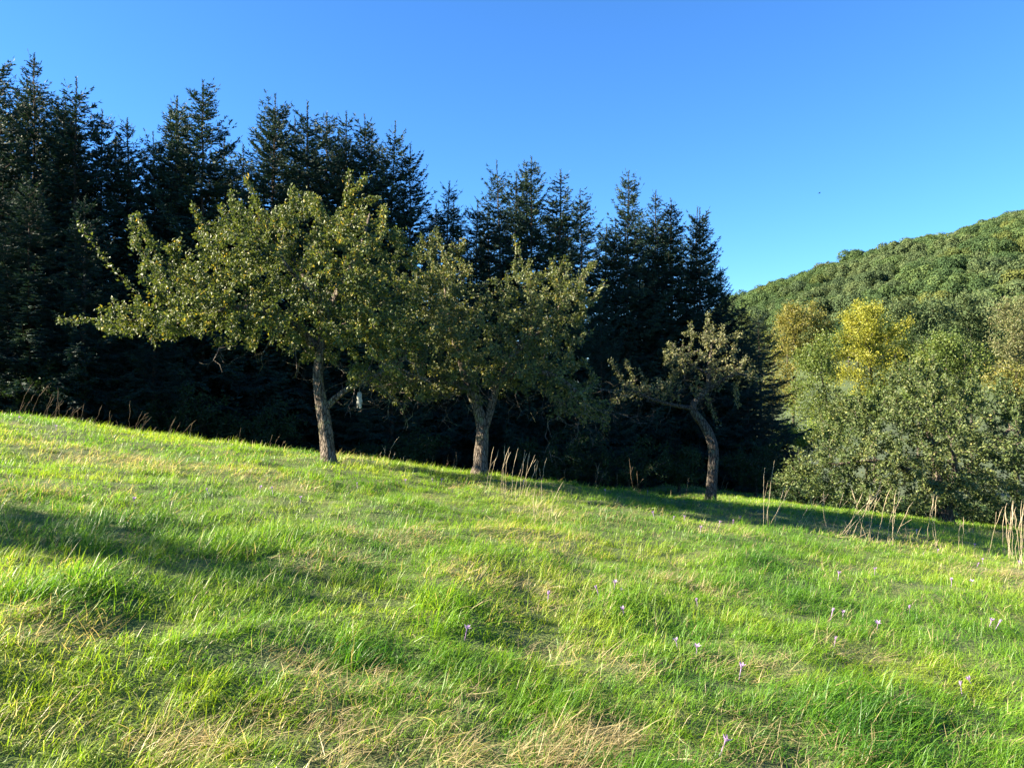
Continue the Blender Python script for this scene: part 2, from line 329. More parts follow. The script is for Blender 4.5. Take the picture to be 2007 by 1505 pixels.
def build_tree(name, D, lobes, paths, n_attr, n_leaf, L, W, lmat, bmat, seed, step=.13, kill=.17, spread=.032, tmean=.42, tsd=.16,
               yellow=0, up=.02, jit=.3, edge=.55, r0=.0035, shoots=0, bare=0, noise=.1, rmax=.011, e=2.4, shoot_px=(), rough_trunk=18, bare_len=(.35, .9)):
    rnd = np.random.default_rng(seed)
    base = pix(*paths[0][0][:2], D); gz = float(ground(base[0], base[1]))
    k = D / F; W3 = []
    for p in paths:
        q = []
        for v in p:
            c = pix(v[0], v[1], D); c[1] += (v[3] if len(v) > 3 else 0); q.append([*c, v[2] * k])
        W3.append(q)
    dz = gz - base[2]                                           # the foot goes to the ground
    W3[0][0][2] = gz - .08
    A = lobe_points(lobes, n_attr, D, rnd, edge)
    P, par, mr, seeds = colonize(W3, A, step, kill, rnd, up, jit)
    # long straight shoots that stand out of the crown
    extra_P, extra_par = [], []
    def add_chain(i0, d, ln, n, bend):
        pr = i0; p = P[i0].copy() if i0 < len(P) else None
        for q in range(n):
            d2 = norm(d + bend * (q / n) + rnd.normal(0, .08, 3)); p = p + d2 * ln / n
            extra_P.append(p.copy()); extra_par.append(pr); pr = len(P) + len(extra_P) - 1
    top = np.nonzero((np.arange(len(P)) >= seeds))[0]
    if shoots:
        cand = top[np.argsort(-P[top, 2] - .35 * np.abs(P[top, 0] - P[top, 0].mean()) + rnd.normal(0, .35, len(top)))[:max(40, shoots * 6)]]
        for i in rnd.choice(cand, shoots, replace=False):
            out = norm(P[i] - P[top].mean(0)); add_chain(int(i), norm(out * .5 + np.array([0, 0, .9]) + rnd.normal(0, .3, 3)), rnd.uniform(.2, .55), 5, np.array([0, 0, .15]))
    for (x0, y0, x1, y1) in shoot_px:
        a, b = pix(x0, y0, D), pix(x1, y1, D); i = int(np.argmin(np.linalg.norm((P - a)[:, [0, 2]], axis=1) + .2 * np.abs(P[:, 1] - D)))
        b[1] = P[i][1] + rnd.normal(0, .15); dv = b - P[i]; add_chain(i, norm(dv), np.linalg.norm(dv), 7, np.array([0, 0, .25]))
    if extra_P:
        P = np.concatenate([P, np.array(extra_P)]); par = np.concatenate([par, np.array(extra_par)]); mr = np.concatenate([mr, np.zeros(len(extra_P))])
    nsh = len(extra_P)
    r, nk = radii_of(P, par, mr, r0, e)
    root = empty(name, (base[0], base[1], gz)); o = np.array([base[0], base[1], gz])
    big, small = [], []
    for c in chains_of(P, par, r):
        pts = P[c]; rad = r[c].copy()
        if len(c) > 1 and rad[0] > rad[1] * 1.6: rad[0] = rad[1] * 1.25
        if rad.max() > .022 * (D / 13 if D > 20 else 1): big.append((pts - o, rad, rough_trunk if rad.max() > .06 else 6))
        else: small.append((pts - o, rad, 3))
    # flare at the foot
    pts, rad, ns = big[0]; hgt = pts[:, 2]; rad = rad * (1 + .38 * np.exp(-np.maximum(hgt, 0) / .09)); big[0] = (pts, rad, ns)
    V, Q = tubes(big, noise, seed); trunk_o = link('trunk', mesh_from('trunk', V, quads=Q, smooth=True), bmat, root)
    # bare twigs hanging under the crown
    if bare:
        lowc = top[np.argsort(P[top, 2] + rnd.normal(0, .15, len(top)))[:max(60, bare * 3)]]
        for i in rnd.choice(lowc, bare):
            d = norm(rnd.normal(0, 1, 3) * np.array([1, .7, .3]) + np.array([0, 0, -.6])); ln = rnd.uniform(*bare_len); p = P[i] - o; c = [p]
            for q in range(6): p = p + norm(d + rnd.normal(0, .35, 3)) * ln / 6; c.append(p)
            small.append((np.array(c), np.linspace(.007, .003, 7), 3))
            for q in range(rnd.integers(1, 4)):
                s = c[rnd.integers(2, 6)]; d2 = norm(d + rnd.normal(0, .8, 3)); small.append((np.array([s, s + d2 * ln * .15, s + norm(d2 + rnd.normal(0, .4, 3)) * ln * .32]), np.array([.004, .0035, .0025]), 3))
    if small:
        V, Q = tubes(small, 0, seed); link('twigs', mesh_from('twigs', V, quads=Q), bmat, trunk_o)['kind'] = 'stuff'
    V, T, ti = twig_leaves(P, par, r, n_leaf, rnd, L, W, spread, tmean, tsd, seeds, rmax, yellow, simple=D > 20)
    if nsh:
        ex = np.arange(len(P)) >= len(P) - nsh; idx = np.nonzero(ex)[0]; n2 = nsh * 4; j = rnd.choice(idx, n2); t = rnd.random((n2, 1))
        C = P[j] * t + P[par[j]] * (1 - t) + rnd.normal(0, .02, (n2, 3)); ax = norm(norm(P[j] - P[par[j]]) + rnd.normal(0, .7, (n2, 3)))
        V2, T2, t2 = leaf_cloud(C, ax, norm(rnd.normal(0, .7, (n2, 3)) + np.array([0, 0, .6])), L * rnd.uniform(.5, .95, n2), W * rnd.uniform(.5, .95, n2), np.clip(rnd.normal(tmean + .12, tsd, n2), 0, .88), simple=D > 20)
        T = np.concatenate([T, T2 + len(V)]); V = np.concatenate([V, V2]); ti = np.concatenate([ti, t2])
    link('crown', mesh_from('crown', V - o, tris=T, attrs={'tint': ti}), lmat, root)
    return root, P, r, o
def copy_tree(o, parent=None):
    c = o.copy(); COL.objects.link(c)
    if parent: c.parent = parent
    for ch in list(o.children): copy_tree(ch, c)
    return c

# ------------------------------------------------------------------ the four apple trees
D1 = 12.4
apple1, P1, r1, o1 = build_tree('apple_tree', D1,
    [(300, 625, 125, 62, 0, 1.2), (235, 635, 70, 32, 0, .5), (395, 545, 135, 100, 0, 1.6), (540, 490, 170, 95, .2, 1.7), (650, 445, 95, 55, 0, 1.3), (700, 545, 140, 125, 0, 1.7),
     (510, 620, 190, 80, -.2, 1.7), (740, 650, 110, 95, -.1, 1.5), (470, 430, 70, 45, .2, .8), (640, 650, 120, 75, .3, 1.5), (735, 735, 70, 32, -.2, 1.0)],
    [[(645, 908, 13.1), (642, 870, 12.1), (637, 830, 11.5), (631, 795, 11.9), (625, 765, 9.8), (622, 730, 8.6), (626, 695, 7.8), (634, 655, 7.8), (642, 610, 7.0)],
     [(634, 806, 6.4), (646, 790, 6.0), (664, 772, 5.4), (700, 753, 4.5, -.1), (745, 735, 3.8, -.2), (800, 700, 3.4, -.3)],
     [(627, 690, 8), (600, 655, 7, -.1), (560, 620, 6.5, -.3), (500, 605, 5.5, -.4), (420, 615, 3.5, -.3), (330, 640, 2.4)],
     [(642, 610, 7), (605, 560, 6, .2), (560, 500, 4, .4), (500, 440, 2.5, .4)], [(642, 610, 7), (680, 555, 6, -.2), (715, 490, 4, -.3), (725, 420, 2)], [(634, 655, 6), (650, 610, 5, -.6), (600, 540, 3, -1.1)], [(634, 655, 6), (690, 620, 5, .7), (760, 560, 3, 1.0)]],
    2400, 48000, .06, .036, M_APPLE_LEAF, M_BARK, 21, yellow=.03, shoots=40, bare=34, noise=.12, tmean=.45,
    shoot_px=[(235, 530, 162, 452), (300, 470, 275, 428), (490, 400, 480, 345), (575, 400, 583, 362), (590, 400, 605, 376), (700, 400, 735, 370), (690, 410, 748, 402), (200, 635, 112, 635)])
tag(apple1, 'largest apple tree, wide crown reaching far left with yellowing leaves', 'tree', 'old apple trees on the meadow')
for i in range(26):                                             # ripening apples
    rnd = rng; k = int(rnd.choice(np.nonzero(r1 < .008)[0])); p = P1[k] - o1
    if i == 0:
        n = 10; prof = [(.0, .026), (.012, .031), (.024, .022), (.031, .004), (.027, -.012), (.017, -.025), (.006, -.026), (0, -.022)]
        a = np.arange(n) * 2 * np.pi / n; V = np.array([[q[0] * math.cos(t), q[0] * math.sin(t), q[1]] for q in prof for t in a])
        Q = [[r * n + c, r * n + (c + 1) % n, (r + 1) * n + (c + 1) % n, (r + 1) * n + c] for r in range(len(prof) - 1) for c in range(n)]
        APPLE = mesh_from('apple', V, quads=Q, smooth=True); APPLE.materials.append(M_APPLE)
    a = link('apple', APPLE, None, [c for c in apple1.children if c.name.startswith('crown')][0]); a.location = tuple(p + np.array([0, 0, -.06])); a.rotation_euler = (rng.normal(0, .4), rng.normal(0, .4), 0)

D2 = 13.4
apple2, P2, r2, o2 = build_tree('apple_tree', D2 + .3,
    [(865, 510, 60, 60, .9, .8), (850, 590, 110, 80, .5, 1.4), (890, 660, 150, 95, 0, 1.8), (1040, 580, 110, 60, 0, 1.5), (1095, 640, 75, 95, 0, 1.3), (960, 715, 150, 65, 0, 1.6),
     (810, 760, 95, 45, -.3, 1.1), (1130, 780, 70, 60, -.2, 1.0), (1140, 560, 40, 40, 0, .7), (1090, 740, 90, 60, 0, 1.2), (1175, 820, 40, 40, 0, .6)],
    [[(940, 918, 12.8), (944, 880, 11.6), (948, 845, 11.2), (945, 815, 9.6), (932, 790, 7.6), (920, 765, 7.2), (908, 730, 6.4), (900, 690, 5.6)],
     [(950, 840, 7.5), (960, 815, 6.4), (966, 790, 6.0), (975, 750, 5.2), (1000, 700, 4.5), (1040, 640, 3.0)], [(920, 765, 7), (880, 745, 5.5, -.3), (820, 745, 4, -.5), (750, 760, 2.5, -.5)],
     [(975, 750, 6), (1030, 725, 5, -.3), (1090, 735, 4, -.4), (1140, 780, 2.6, -.4)], [(908, 730, 6), (880, 650, 5, .5), (865, 560, 3, .8)], [(1000, 700, 5), (1070, 640, 3.6, .5), (1110, 580, 2.4, .4)]],
    2100, 36000, .06, .035, M_APPLE_LEAF_B, M_BARK, 22, yellow=.05, shoots=40, bare=70, noise=.14, tmean=.42, bare_len=(.4, 1.1),
    shoot_px=[(1020, 520, 1003, 465), (840, 490, 815, 445), (870, 480, 850, 440), (900, 490, 905, 460), (1140, 540, 1165, 525), (1095, 540, 1085, 508)])
tag(apple2, 'round apple tree in the middle, forked pale trunk, drooping twigs on its right', 'tree', 'old apple trees on the meadow')

D3 = 14.9
apple3, P3, r3, o3 = build_tree('apple_tree', D3 + .2,
    [(1390, 685, 70, 38, 0, .8), (1335, 715, 40, 40, 0, .6), (1440, 720, 50, 40, 0, .6), (1385, 735, 60, 30, 0, .6), (1255, 755, 60, 22, 0, .6), (1225, 780, 45, 20, .1, .5), (1305, 750, 40, 25, 0, .5), (1475, 745, 35, 22, 0, .4), (1390, 665, 50, 22, 0, .6)],
    [[(1392, 970, 9.9), (1397, 925, 9.5), (1401, 885, 9.0), (1392, 850, 8.6), (1372, 820, 7.7), (1350, 800, 6.8), (1358, 787, 5.4), (1385, 770, 5.0), (1392, 745, 4.5), (1388, 715, 4.0), (1395, 685, 2.7)],
     [(1350, 800, 4.5), (1325, 795, 3.4), (1280, 785, 2.7, -.2), (1235, 765, 2.0, -.2)], [(1388, 765, 5), (1410, 745, 4, -.2), (1440, 730, 2.6, -.2), (1475, 740, 1.8)], [(1390, 735, 4), (1360, 715, 3, .2), (1325, 705, 2)]],
    760, 5000, .056, .032, M_APPLE_LEAF_C, M_BARK_GREY, 23, yellow=.03, r0=.0055, shoots=14, bare=46, noise=.1, tmean=.5, spread=.03, step=.12, kill=.17, bare_len=(.4, 1.0),
    shoot_px=[(1390, 770, 1405, 830), (1440, 760, 1450, 800), (1355, 650, 1345, 655)])
tag(apple3, 'small crooked apple tree with thin crown and bent S-shaped bare trunk', 'tree', 'old apple trees on the meadow')

D4 = 17.6
apple4, P4, r4, o4 = build_tree('apple_tree', D4,
    [(1800, 785, 110, 70, 0, 1.5), (1700, 845, 120, 75, 0, 1.7), (1610, 915, 95, 60, -.1, 1.3), (1880, 850, 130, 105, 0, 2.2), (1780, 930, 170, 70, -.3, 2.3), (1985, 880, 90, 110, 0, 1.9), (1930, 965, 110, 45, -.3, 1.8), (1700, 965, 110, 40, -.3, 1.8), (1560, 940, 50, 40, 0, .8), (2060, 900, 60, 90, 0, 1.4)],
    [[(1855, 1032, 15), (1853, 1005, 14), (1850, 980, 14), (1845, 950, 11), (1835, 900, 8), (1820, 840, 5)], [(1850, 975, 9), (1880, 940, 7), (1930, 890, 5), (1980, 840, 3)], [(1850, 970, 8), (1800, 930, 6), (1720, 900, 4), (1640, 910, 2.5)], [(1850, 980, 7), (1870, 930, 5, .9), (1880, 860, 3, 1.2)], [(1850, 980, 7), (1830, 930, 5, -.9), (1800, 880, 3, -1.4)]],
    2500, 52000, .074, .044, M_APPLE_LEAF_D, M_BARK, 24, yellow=.02, shoots=45, bare=20, noise=.12, tmean=.45, step=.17, kill=.22, spread=.042, r0=.004,
    shoot_px=[(1745, 760, 1740, 715), (1800, 730, 1805, 700), (1960, 780, 1965, 740)])
tag(apple4, 'broad low apple tree at the right, grey-green, lower half in shade', 'tree', 'old apple trees on the meadow')

# another apple tree outside the picture at the left; its shadow lies across the near grass
shade = copy_tree(apple3); shade.rotation_euler = (0, 0, R(35)); shade.scale = (1.55, 1.55, 1.3)
sx, sy = -14.2, 5.0; shade.location = (sx, sy, float(ground(sx, sy)))
tag(shade, 'apple tree beyond the left edge, throwing the shadow over the near grass', 'tree', 'old apple trees on the meadow')

# whitish bag hanging from the first tree
def make_bag():
    p = pix(708, 768, D1); p[1] -= .15; root = empty('hanging_bag', p + np.array([0, 0, -.22]))
    tag(root, 'small whitish plastic bag hanging under a low branch of the largest apple tree', 'bag')
    rows = [(.0, .014), (-.025, .04), (-.07, .047), (-.12, .041), (-.17, .05), (-.205, .043), (-.23, .046)]; n = 16; V = []
    for i, (z, r) in enumerate(rows):
        for c in range(n):
            a = c * 2 * np.pi / n; q = r * .82 * (1 + .12 * math.sin(3 * a + i * .6) + .22 * math.sin(5 * a - i)); V.append((q * math.cos(a), q * .38 * math.sin(a), z + .22 + (.004 + .006 * i) * math.sin(3 * a + i * .4)))
    Q = [[r * n + c, r * n + (c + 1) % n, (r + 1) * n + (c + 1) % n, (r + 1) * n + c] for r in range(len(rows) - 1) for c in range(n)]
    link('film', mesh_from('film', V, quads=Q, smooth=True), M_BAG, root)
    V, Q = tubes([(np.array([[0, 0, .22], [.005, .0, .27], [0, .02, .34]]), np.array([.004, .003, .003]), 4)]); link('string', mesh_from('string', V, quads=Q), M_CORD, root)
make_bag()

# ------------------------------------------------------------------ spruces
def strands(B, d, ln, w, tint, rnd):
    """flat lens-shaped needle twigs: 4 verts, 2 tris each"""
    n = len(B); side = norm(np.cross(d, norm(rnd.normal(size=(n, 3))))); m = B + d * (ln * .4)[:, None]
    V = np.stack([B, m + side * (w * .5)[:, None], B + d * ln[:, None], m - side * (w * .5)[:, None]], 1).reshape(-1, 3)
    b = np.arange(n)[:, None] * 4; T = np.concatenate([b + np.array([[0, 1, 2]]), b + np.array([[0, 2, 3]])])
    return V, T, np.repeat(tint, 4)
def make_spruce(seed, H=12.0, Rm=2.2, dens=1.0):
    rnd = np.random.default_rng(seed); Bs, ds, ls, ws, ts = [], [], [], [], []; wood = []
    zz = np.linspace(0, H, 30); wob = np.cumsum(rnd.normal(0, .012, (30, 2)), 0)
    wood.append((np.column_stack([wob, zz]), np.interp(zz, [0, H * .6, H], [.15, .05, .008]), 7))
    def trunk(z): return np.array([np.interp(z, zz, wob[:, 0]), np.interp(z, zz, wob[:, 1]), z])
    def add(B, d, l, w, t): Bs.append(B); ds.append(d); ls.append(l); ws.append(w); ts.append(t)
    z = .35; lop = rnd.uniform(0, 6.28); az0 = 0
    while z < H - .72:
        t = z / H; nb = rnd.integers(5, 8) if t > .25 else rnd.integers(4, 7)
        az0 += rnd.uniform(.4, 1.2)
        for b in range(nb):
            az = az0 + b * 2 * np.pi / nb + rnd.normal(0, .22); zb = z + rnd.normal(0, .13)
            Lb = Rm * ((1 - t) ** .69 * .99 + .01) * rnd.uniform(.68, 1.12) * (1 + .16 * math.cos(az - lop)) + .07
            if rnd.random() < .06: Lb *= .5
            el = np.interp(t, [0, .35, .7, .9, 1], [-.25, -.08, .28, .75, 1.15]) + rnd.normal(0, .09)
            up = np.interp(t, [0, .5, 1], [.35, .3, .1])
            s = np.linspace(0, 1, 9); hx = np.array([math.cos(az), math.sin(az), 0])
            dz = Lb * (np.tan(min(el, 1.15)) * s - .42 * (1 - t * .6) * s * (1 - s) * 1.2 + up * s ** 3 * .55)
            sp = trunk(zb)[None] + hx[None] * (Lb * s)[:, None] * math.cos(min(el, 1.2) * .75); sp[:, 2] += dz * math.cos(min(el, 1.2) * .75)
            wood.append((sp, np.linspace(.018 * (1 - t) + .005, .003, 9), 3))
            n2 = max(5, int(Lb / .062 * dens)); s2 = np.sort(rnd.uniform(.08, 1, n2)); sgn = np.where(np.arange(n2) % 2 == 0, 1., -1.)
            B2 = np.stack([np.interp(s2, s, sp[:, k]) for k in range(3)], 1); tang = norm(np.stack([np.interp(s2, s, np.gradient(sp[:, k])) for k in range(3)], 1))
            lat = norm(np.cross(tang, np.array([0, 0, 1.])))
            ang = rnd.uniform(.6, 1.05, n2)[:, None]
            d2 = norm(tang * np.cos(ang) + lat * (sgn[:, None] * np.sin(ang)) + np.array([0, 0, -.42]) * rnd.uniform(.2, 1.5, (n2, 1)) * (1 - .75 * t))
            l2 = np.clip(.40 * Lb * (1.05 - s2) + .09, .09, .62) * rnd.uniform(.6, 1.15, n2)
            bt = rnd.normal(.42, .14)
            tt = np.clip(bt + .3 * (s2 - .6) + rnd.normal(0, .08, n2), 0, 1)
            add(B2, d2, l2, np.full(n2, .05), tt)
            # forward tip
            add(sp[-1:], norm(sp[-1:] - sp[-2:-1]), np.array([.14]), np.array([.032]), np.array([min(1, bt + .3)]))
            n3 = np.maximum(3, (l2 / .023 * dens).astype(int)); rep = np.repeat(np.arange(n2), n3); m = len(rep)
            s3 = rnd.uniform(.12, .98, m); B3 = B2[rep] + d2[rep] * (l2[rep] * s3)[:, None]
            side = norm(np.cross(d2[rep], np.array([0, 0, 1.]) + rnd.normal(0, .35, (m, 3)))) * np.where(rnd.random(m) < .5, 1, -1)[:, None]
            d3 = norm(d2[rep] * .75 + side * rnd.uniform(.4, 1, (m, 1)) + np.array([0, 0, -.28]) * (1 - t)); l3 = rnd.uniform(.07, .16, m) * (1.15 - .5 * s3)
            add(B3, d3, l3, np.full(m, .03), np.clip(tt[rep] + .12 * s3 + rnd.normal(0, .07, m), 0, 1))
        z += np.interp(t, [0, .6, 1], [.36, .30, .27]) * rnd.uniform(.8, 1.2)
    # leader with short needles
    nl = 170; zl = rnd.uniform(H - 1.5, H + .02, nl); az = rnd.uniform(0, 6.28, nl)
    add(np.stack([trunk(v) for v in zl]), norm(np.stack([np.cos(az), np.sin(az), np.full(nl, 1.1)], 1)), np.full(nl, .08), np.full(nl, .020), np.full(nl, .6))
    B, d, l, w, t = (np.concatenate(a) for a in (Bs, ds, ls, ws, ts))
    V, T, ti = strands(B, d, l, w, t, rnd)
    cm = mesh_from('spruce_crown', V, tris=T, attrs={'tint': ti}); cm.materials.append(M_NEEDLE)
    V, Q = tubes(wood); tm = mesh_from('spruce_trunk', V, quads=Q, smooth=True); tm.materials.append(M_SPRUCE_BARK)
    return cm, tm, H
SPR = [make_spruce(100 + i, 12, r_) for i, r_ in enumerate((2.6, 2.95, 2.4, 2.75))]
ORD = ['first', 'second', 'third', 'fourth', 'fifth', 'sixth', 'seventh', 'eighth', 'ninth', 'tenth', 'eleventh', 'twelfth', 'thirteenth', 'fourteenth', 'fifteenth', 'sixteenth', 'seventeenth', 'eighteenth', 'nineteenth', 'twentieth',
       'twenty-first', 'twenty-second', 'twenty-third', 'twenty-fourth', 'twenty-fifth', 'twenty-sixth', 'twenty-seventh', 'twenty-eighth', 'twenty-ninth', 'thirtieth', 'thirty-first', 'thirty-second']
def spruce(px, py, dd, var, label, group, wide=1.0):
    u = (px - CX) / F; D = 30.7 / (1 - .344 * u) + dd; x = u * D; ztop = EYE + (CY - py) / F * D; zb = float(ground(x, D)) - .15
    cm, tm, H = SPR[var]; root = empty('spruce', (x, D, zb)); s = (ztop - zb) / H; w = s * wide if s > .7 else (.8 if s > .5 else .25 + s * .75) * wide
    w = min(w, 1.12); w *= random.uniform(.86, 1.14); root.scale = (w, w * random.uniform(.9, 1.1), s); root.rotation_euler = (random.gauss(0, .018), random.gauss(0, .018), random.uniform(0, 6.28))
    link('trunk', tm, None, root); link('crown', cm, None, root)
    tag(root, label, 'tree', group); return root
front = [(-40, 125, .2), (2, 112, -.3), (58, 95, .3), (108, 185, .8), (148, 155, 0), (190, 215, .7), (250, 232, .6), (303, 262, .4), (347, 195, .2), (392, 165, -.2), (440, 262, .9), (517, 185, .3), (592, 200, 0), (640, 218, .8), (664, 205, -.2), (712, 226, .3),
         (752, 240, 0), (800, 288, -.4), (868, 360, .2), (932, 398, .8), (990, 318, .3), (1038, 312, 0), (1086, 336, -.2), (1150, 366, .2), (1190, 432, .6), (1226, 336, 0), (1276, 376, .4), (1315, 388, .1), (1346, 402, .5), (1370, 408, -.3), (1424, 520, -.3), (1452, 590, -.8)]
for i, (px, py, dd) in enumerate(front):
    spruce(px, py, dd, i % 4, f'dark spruce, {ORD[i]} tip counted from the left end of the front spruce row', 'front row of dark spruces')
for i, (px, py) in enumerate([(56, 352), (168, 388), (20, 470), (300, 520), (1462, 640), (1512, 745), (1180, 560), (760, 520), (1545, 835)]):
    spruce(px, py, {5: -3.4, 8: -3.8}.get(i, -2.2 - .5 * (i % 2)), (i + 1) % 4, ['short spruce in front of the row at the far left edge', 'short spruce in front of the row, left of the largest apple tree', 'very low spruce at the far left edge', 'low spruce behind the left part of the largest apple crown', 'low spruce at the right end of the spruce row', 'lowest spruce at the right end, next to the sunlit shrubs', 'low spruce just right of the middle apple crown', 'low spruce hidden behind the largest apple crown', 'tiny spruce in front of the lime-green sunlit shrub'][i], 'young spruces before the row', .95)
for i in range(40):                                             # second row, a little lower, seen only through the gaps
    px = -60 + i * 39.5 + random.uniform(-16, 16); tops = np.interp(px, [f[0] for f in front], [f[1] for f in front])
    spruce(px, tops + random.uniform(22, 85), 2.6 + random.uniform(-.6, .6), (i + 2) % 4, 'dark spruce of the second row, showing only through gaps in the front row', 'second row of spruces')
for i in range(13):                                             # third row, hidden but for specks
    px = -80 + i * 122 + random.uniform(-20, 20); tops = np.interp(px, [f[0] for f in front], [f[1] for f in front])
    spruce(px, tops + random.uniform(150, 210), 6.6 + random.uniform(-.6, .6), (i + 1) % 4, 'dark spruce of the rearmost row, showing only as dark specks between the others', 'rearmost row of spruces', 1.1)
for x, y, s in ((-24, 23.2, 1.05), (-28, 21.6, 1.05)):   # the row goes on out of the picture
    cm, tm, H = SPR[int(x) % 4]; root = empty('spruce', (x, y, float(land(x, y)) - .2)); root.scale = (1, 1, s)
    link('trunk', tm, None, root); link('crown', cm, None, root); tag(root, 'dark spruce of the row where it continues beyond the left edge', 'tree', 'spruces beyond the left edge')

# dark shrubs at the foot of the spruces; right-hand undergrowth added as shade
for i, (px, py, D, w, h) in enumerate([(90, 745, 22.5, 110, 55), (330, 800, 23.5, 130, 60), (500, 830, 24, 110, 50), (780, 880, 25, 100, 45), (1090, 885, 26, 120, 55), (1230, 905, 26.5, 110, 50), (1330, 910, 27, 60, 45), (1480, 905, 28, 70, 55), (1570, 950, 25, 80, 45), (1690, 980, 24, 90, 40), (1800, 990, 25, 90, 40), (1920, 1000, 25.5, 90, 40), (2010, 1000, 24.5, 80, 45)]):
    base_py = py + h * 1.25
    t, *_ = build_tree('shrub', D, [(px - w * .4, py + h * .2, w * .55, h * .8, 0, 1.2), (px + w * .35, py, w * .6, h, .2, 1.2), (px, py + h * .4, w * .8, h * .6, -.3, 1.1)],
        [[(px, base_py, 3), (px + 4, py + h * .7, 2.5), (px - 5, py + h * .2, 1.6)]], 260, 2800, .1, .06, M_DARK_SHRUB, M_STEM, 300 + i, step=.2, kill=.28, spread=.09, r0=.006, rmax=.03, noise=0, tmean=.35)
    tag(t, ['dark shrub below the spruces at the far left', 'dark shrub under the left arm of the largest apple tree', 'dark shrub left of the largest apple trunk', 'dark shrub between the two big apple trunks', 'dark shrub just right of the middle apple trunk', 'dark shrub left of the crooked apple trunk', 'dark shrub touching the crooked apple trunk', 'dark shrub right of the crooked apple tree', 'dark shrub below the lime-green sunlit shrub', 'added dark undergrowth standing in for shade behind the bent straw stalks', 'added dark undergrowth standing in for shade just left of the right apple trunk', 'added dark undergrowth standing in for shade just right of the right apple trunk', 'added dark undergrowth standing in for shade at the right edge under the apple crown'][i], 'shrub', 'dark shrubs at the foot of the spruces')

# ------------------------------------------------------------------ trees and shrubs of the valley at the right
def valley(name, D, lobes, foot, n, L, mat, seed, label, cat='tree', attr=420, bark=M_BARK_GREY, tm=.5, spread=.25, tr=3.2, step=.42):
    top = min(l[1] - l[3] * .5 for l in lobes); cx = sum(l[0] for l in lobes) / len(lobes)
    path = [(foot[0], foot[1], tr), ((foot[0] * 2 + cx) / 3, foot[1] * .6 + top * .4, tr * .7), (cx, foot[1] * .25 + top * .75, tr * .3)]
    t, *_ = build_tree(name, D, lobes, [path], attr, n, L, L * .62, mat, bark, seed, step=step, kill=step * 1.35, spread=spread, r0=.012, rmax=.09, noise=0, tmean=tm, tsd=.2, edge=.45, rough_trunk=8, shoots=14)
    tag(t, label, cat, 'trees and shrubs of the valley'); return t
valley('yellow_tree', 58, [(1700, 630, 48, 40, 0, 2.4), (1665, 685, 42, 48, 0, 2.2), (1745, 665, 38, 50, 0, 2.2), (1700, 735, 62, 50, -.3, 2.6), (1645, 735, 30, 25, 0, 1.4), (1765, 725, 28, 35, 0, 1.4)], (1716, 900), 15000, .17, M_YELLOW, 401, 'bright yellow autumn tree on the valley floor below the wooded hill')
valley('olive_tree', 62, [(1560, 625, 50, 45, 0, 2.4), (1530, 680, 40, 60, 0, 2.2), (1590, 660, 45, 50, .3, 2.2), (1540, 760, 45, 50, 0, 2.2)], (1555, 905), 12000, .17, M_OLIVE, 402, 'tall olive-brown tree next to the right end of the spruces')
valley('birch', 54, [(1600, 720, 50, 55, 0, 2), (1580, 790, 50, 45, 0, 2), (1630, 680, 30, 35, 0, 1.3), (1620, 790, 40, 40, 0, 1.6)], (1632, 900), 9500, .16, M_GREEN, 403, 'slender green tree with thin pale trunk left of the yellow tree', tr=4)
valley('maple', 46, [(1855, 700, 60, 45, 0, 2), (1820, 740, 50, 45, 0, 1.7), (1895, 745, 50, 50, 0, 1.8), (1860, 790, 80, 40, 0, 2)], (1860, 960), 12000, .15, M_GREEN, 404, 'fresh green rounded tree rising behind the broad right apple tree')
valley('willow', 50, [(1985, 640, 50, 60, 0, 2), (2030, 690, 50, 70, 0, 2), (1970, 710, 40, 50, 0, 1.5)], (1995, 950), 8000, .15, M_PALE, 405, 'pale grey-green tree at the right edge above the apple tree')
valley('reddish_shrub', 40, [(1975, 740, 45, 35, 0, 1.2), (2020, 760, 40, 40, 0, 1.2)], (1995, 960), 3000, .15, M_OLIVE, 406, 'brownish shrub at the right edge below the pale tree', 'shrub', tm=.4, attr=220)
valley('hazel', 48, [(1690, 800, 70, 40, 0, 1.8), (1750, 800, 60, 40, 0, 1.8), (1640, 830, 45, 35, 0, 1.4)], (1700, 940), 6500, .17, M_GREEN, 407, 'green bushes under the yellow tree', 'shrub', tm=.42)
valley('sunlit_shrub', 41, [(1560, 862, 40, 24, 0, 1.1), (1610, 858, 42, 26, 0, 1.2)], (1585, 915), 5200, .13, M_LIME, 408, 'bright lime-green shrub in full sun beside the dark spruces', 'shrub', attr=260)
valley('dark_tree', 80, [(1800, 650, 50, 45, 0, 3), (1770, 620, 40, 40, 0, 2.5), (1840, 620, 45, 45, .5, 3)], (1800, 860), 6000, .3, M_HILL_B, 409, 'dark blue-green tree right behind the yellow tree', step=.6, spread=.35)
valley('dark_tree', 84, [(1900, 630, 50, 60, 0, 3), (1935, 660, 40, 50, 0, 2.6), (1875, 610, 30, 40, 0, 2)], (1905, 860), 6000, .3, M_HILL_B, 410, 'dark tree behind the fresh green tree, left of the pale one', step=.6, spread=.35)
valley('bush', 66, [(1490, 690, 40, 50, 0, 2), (1480, 640, 25, 30, 0, 1.5), (1500, 760, 40, 50, 0, 2)], (1490, 900), 5000, .22, M_HILL_C, 411, 'olive tree half hidden by the last spruce of the row')

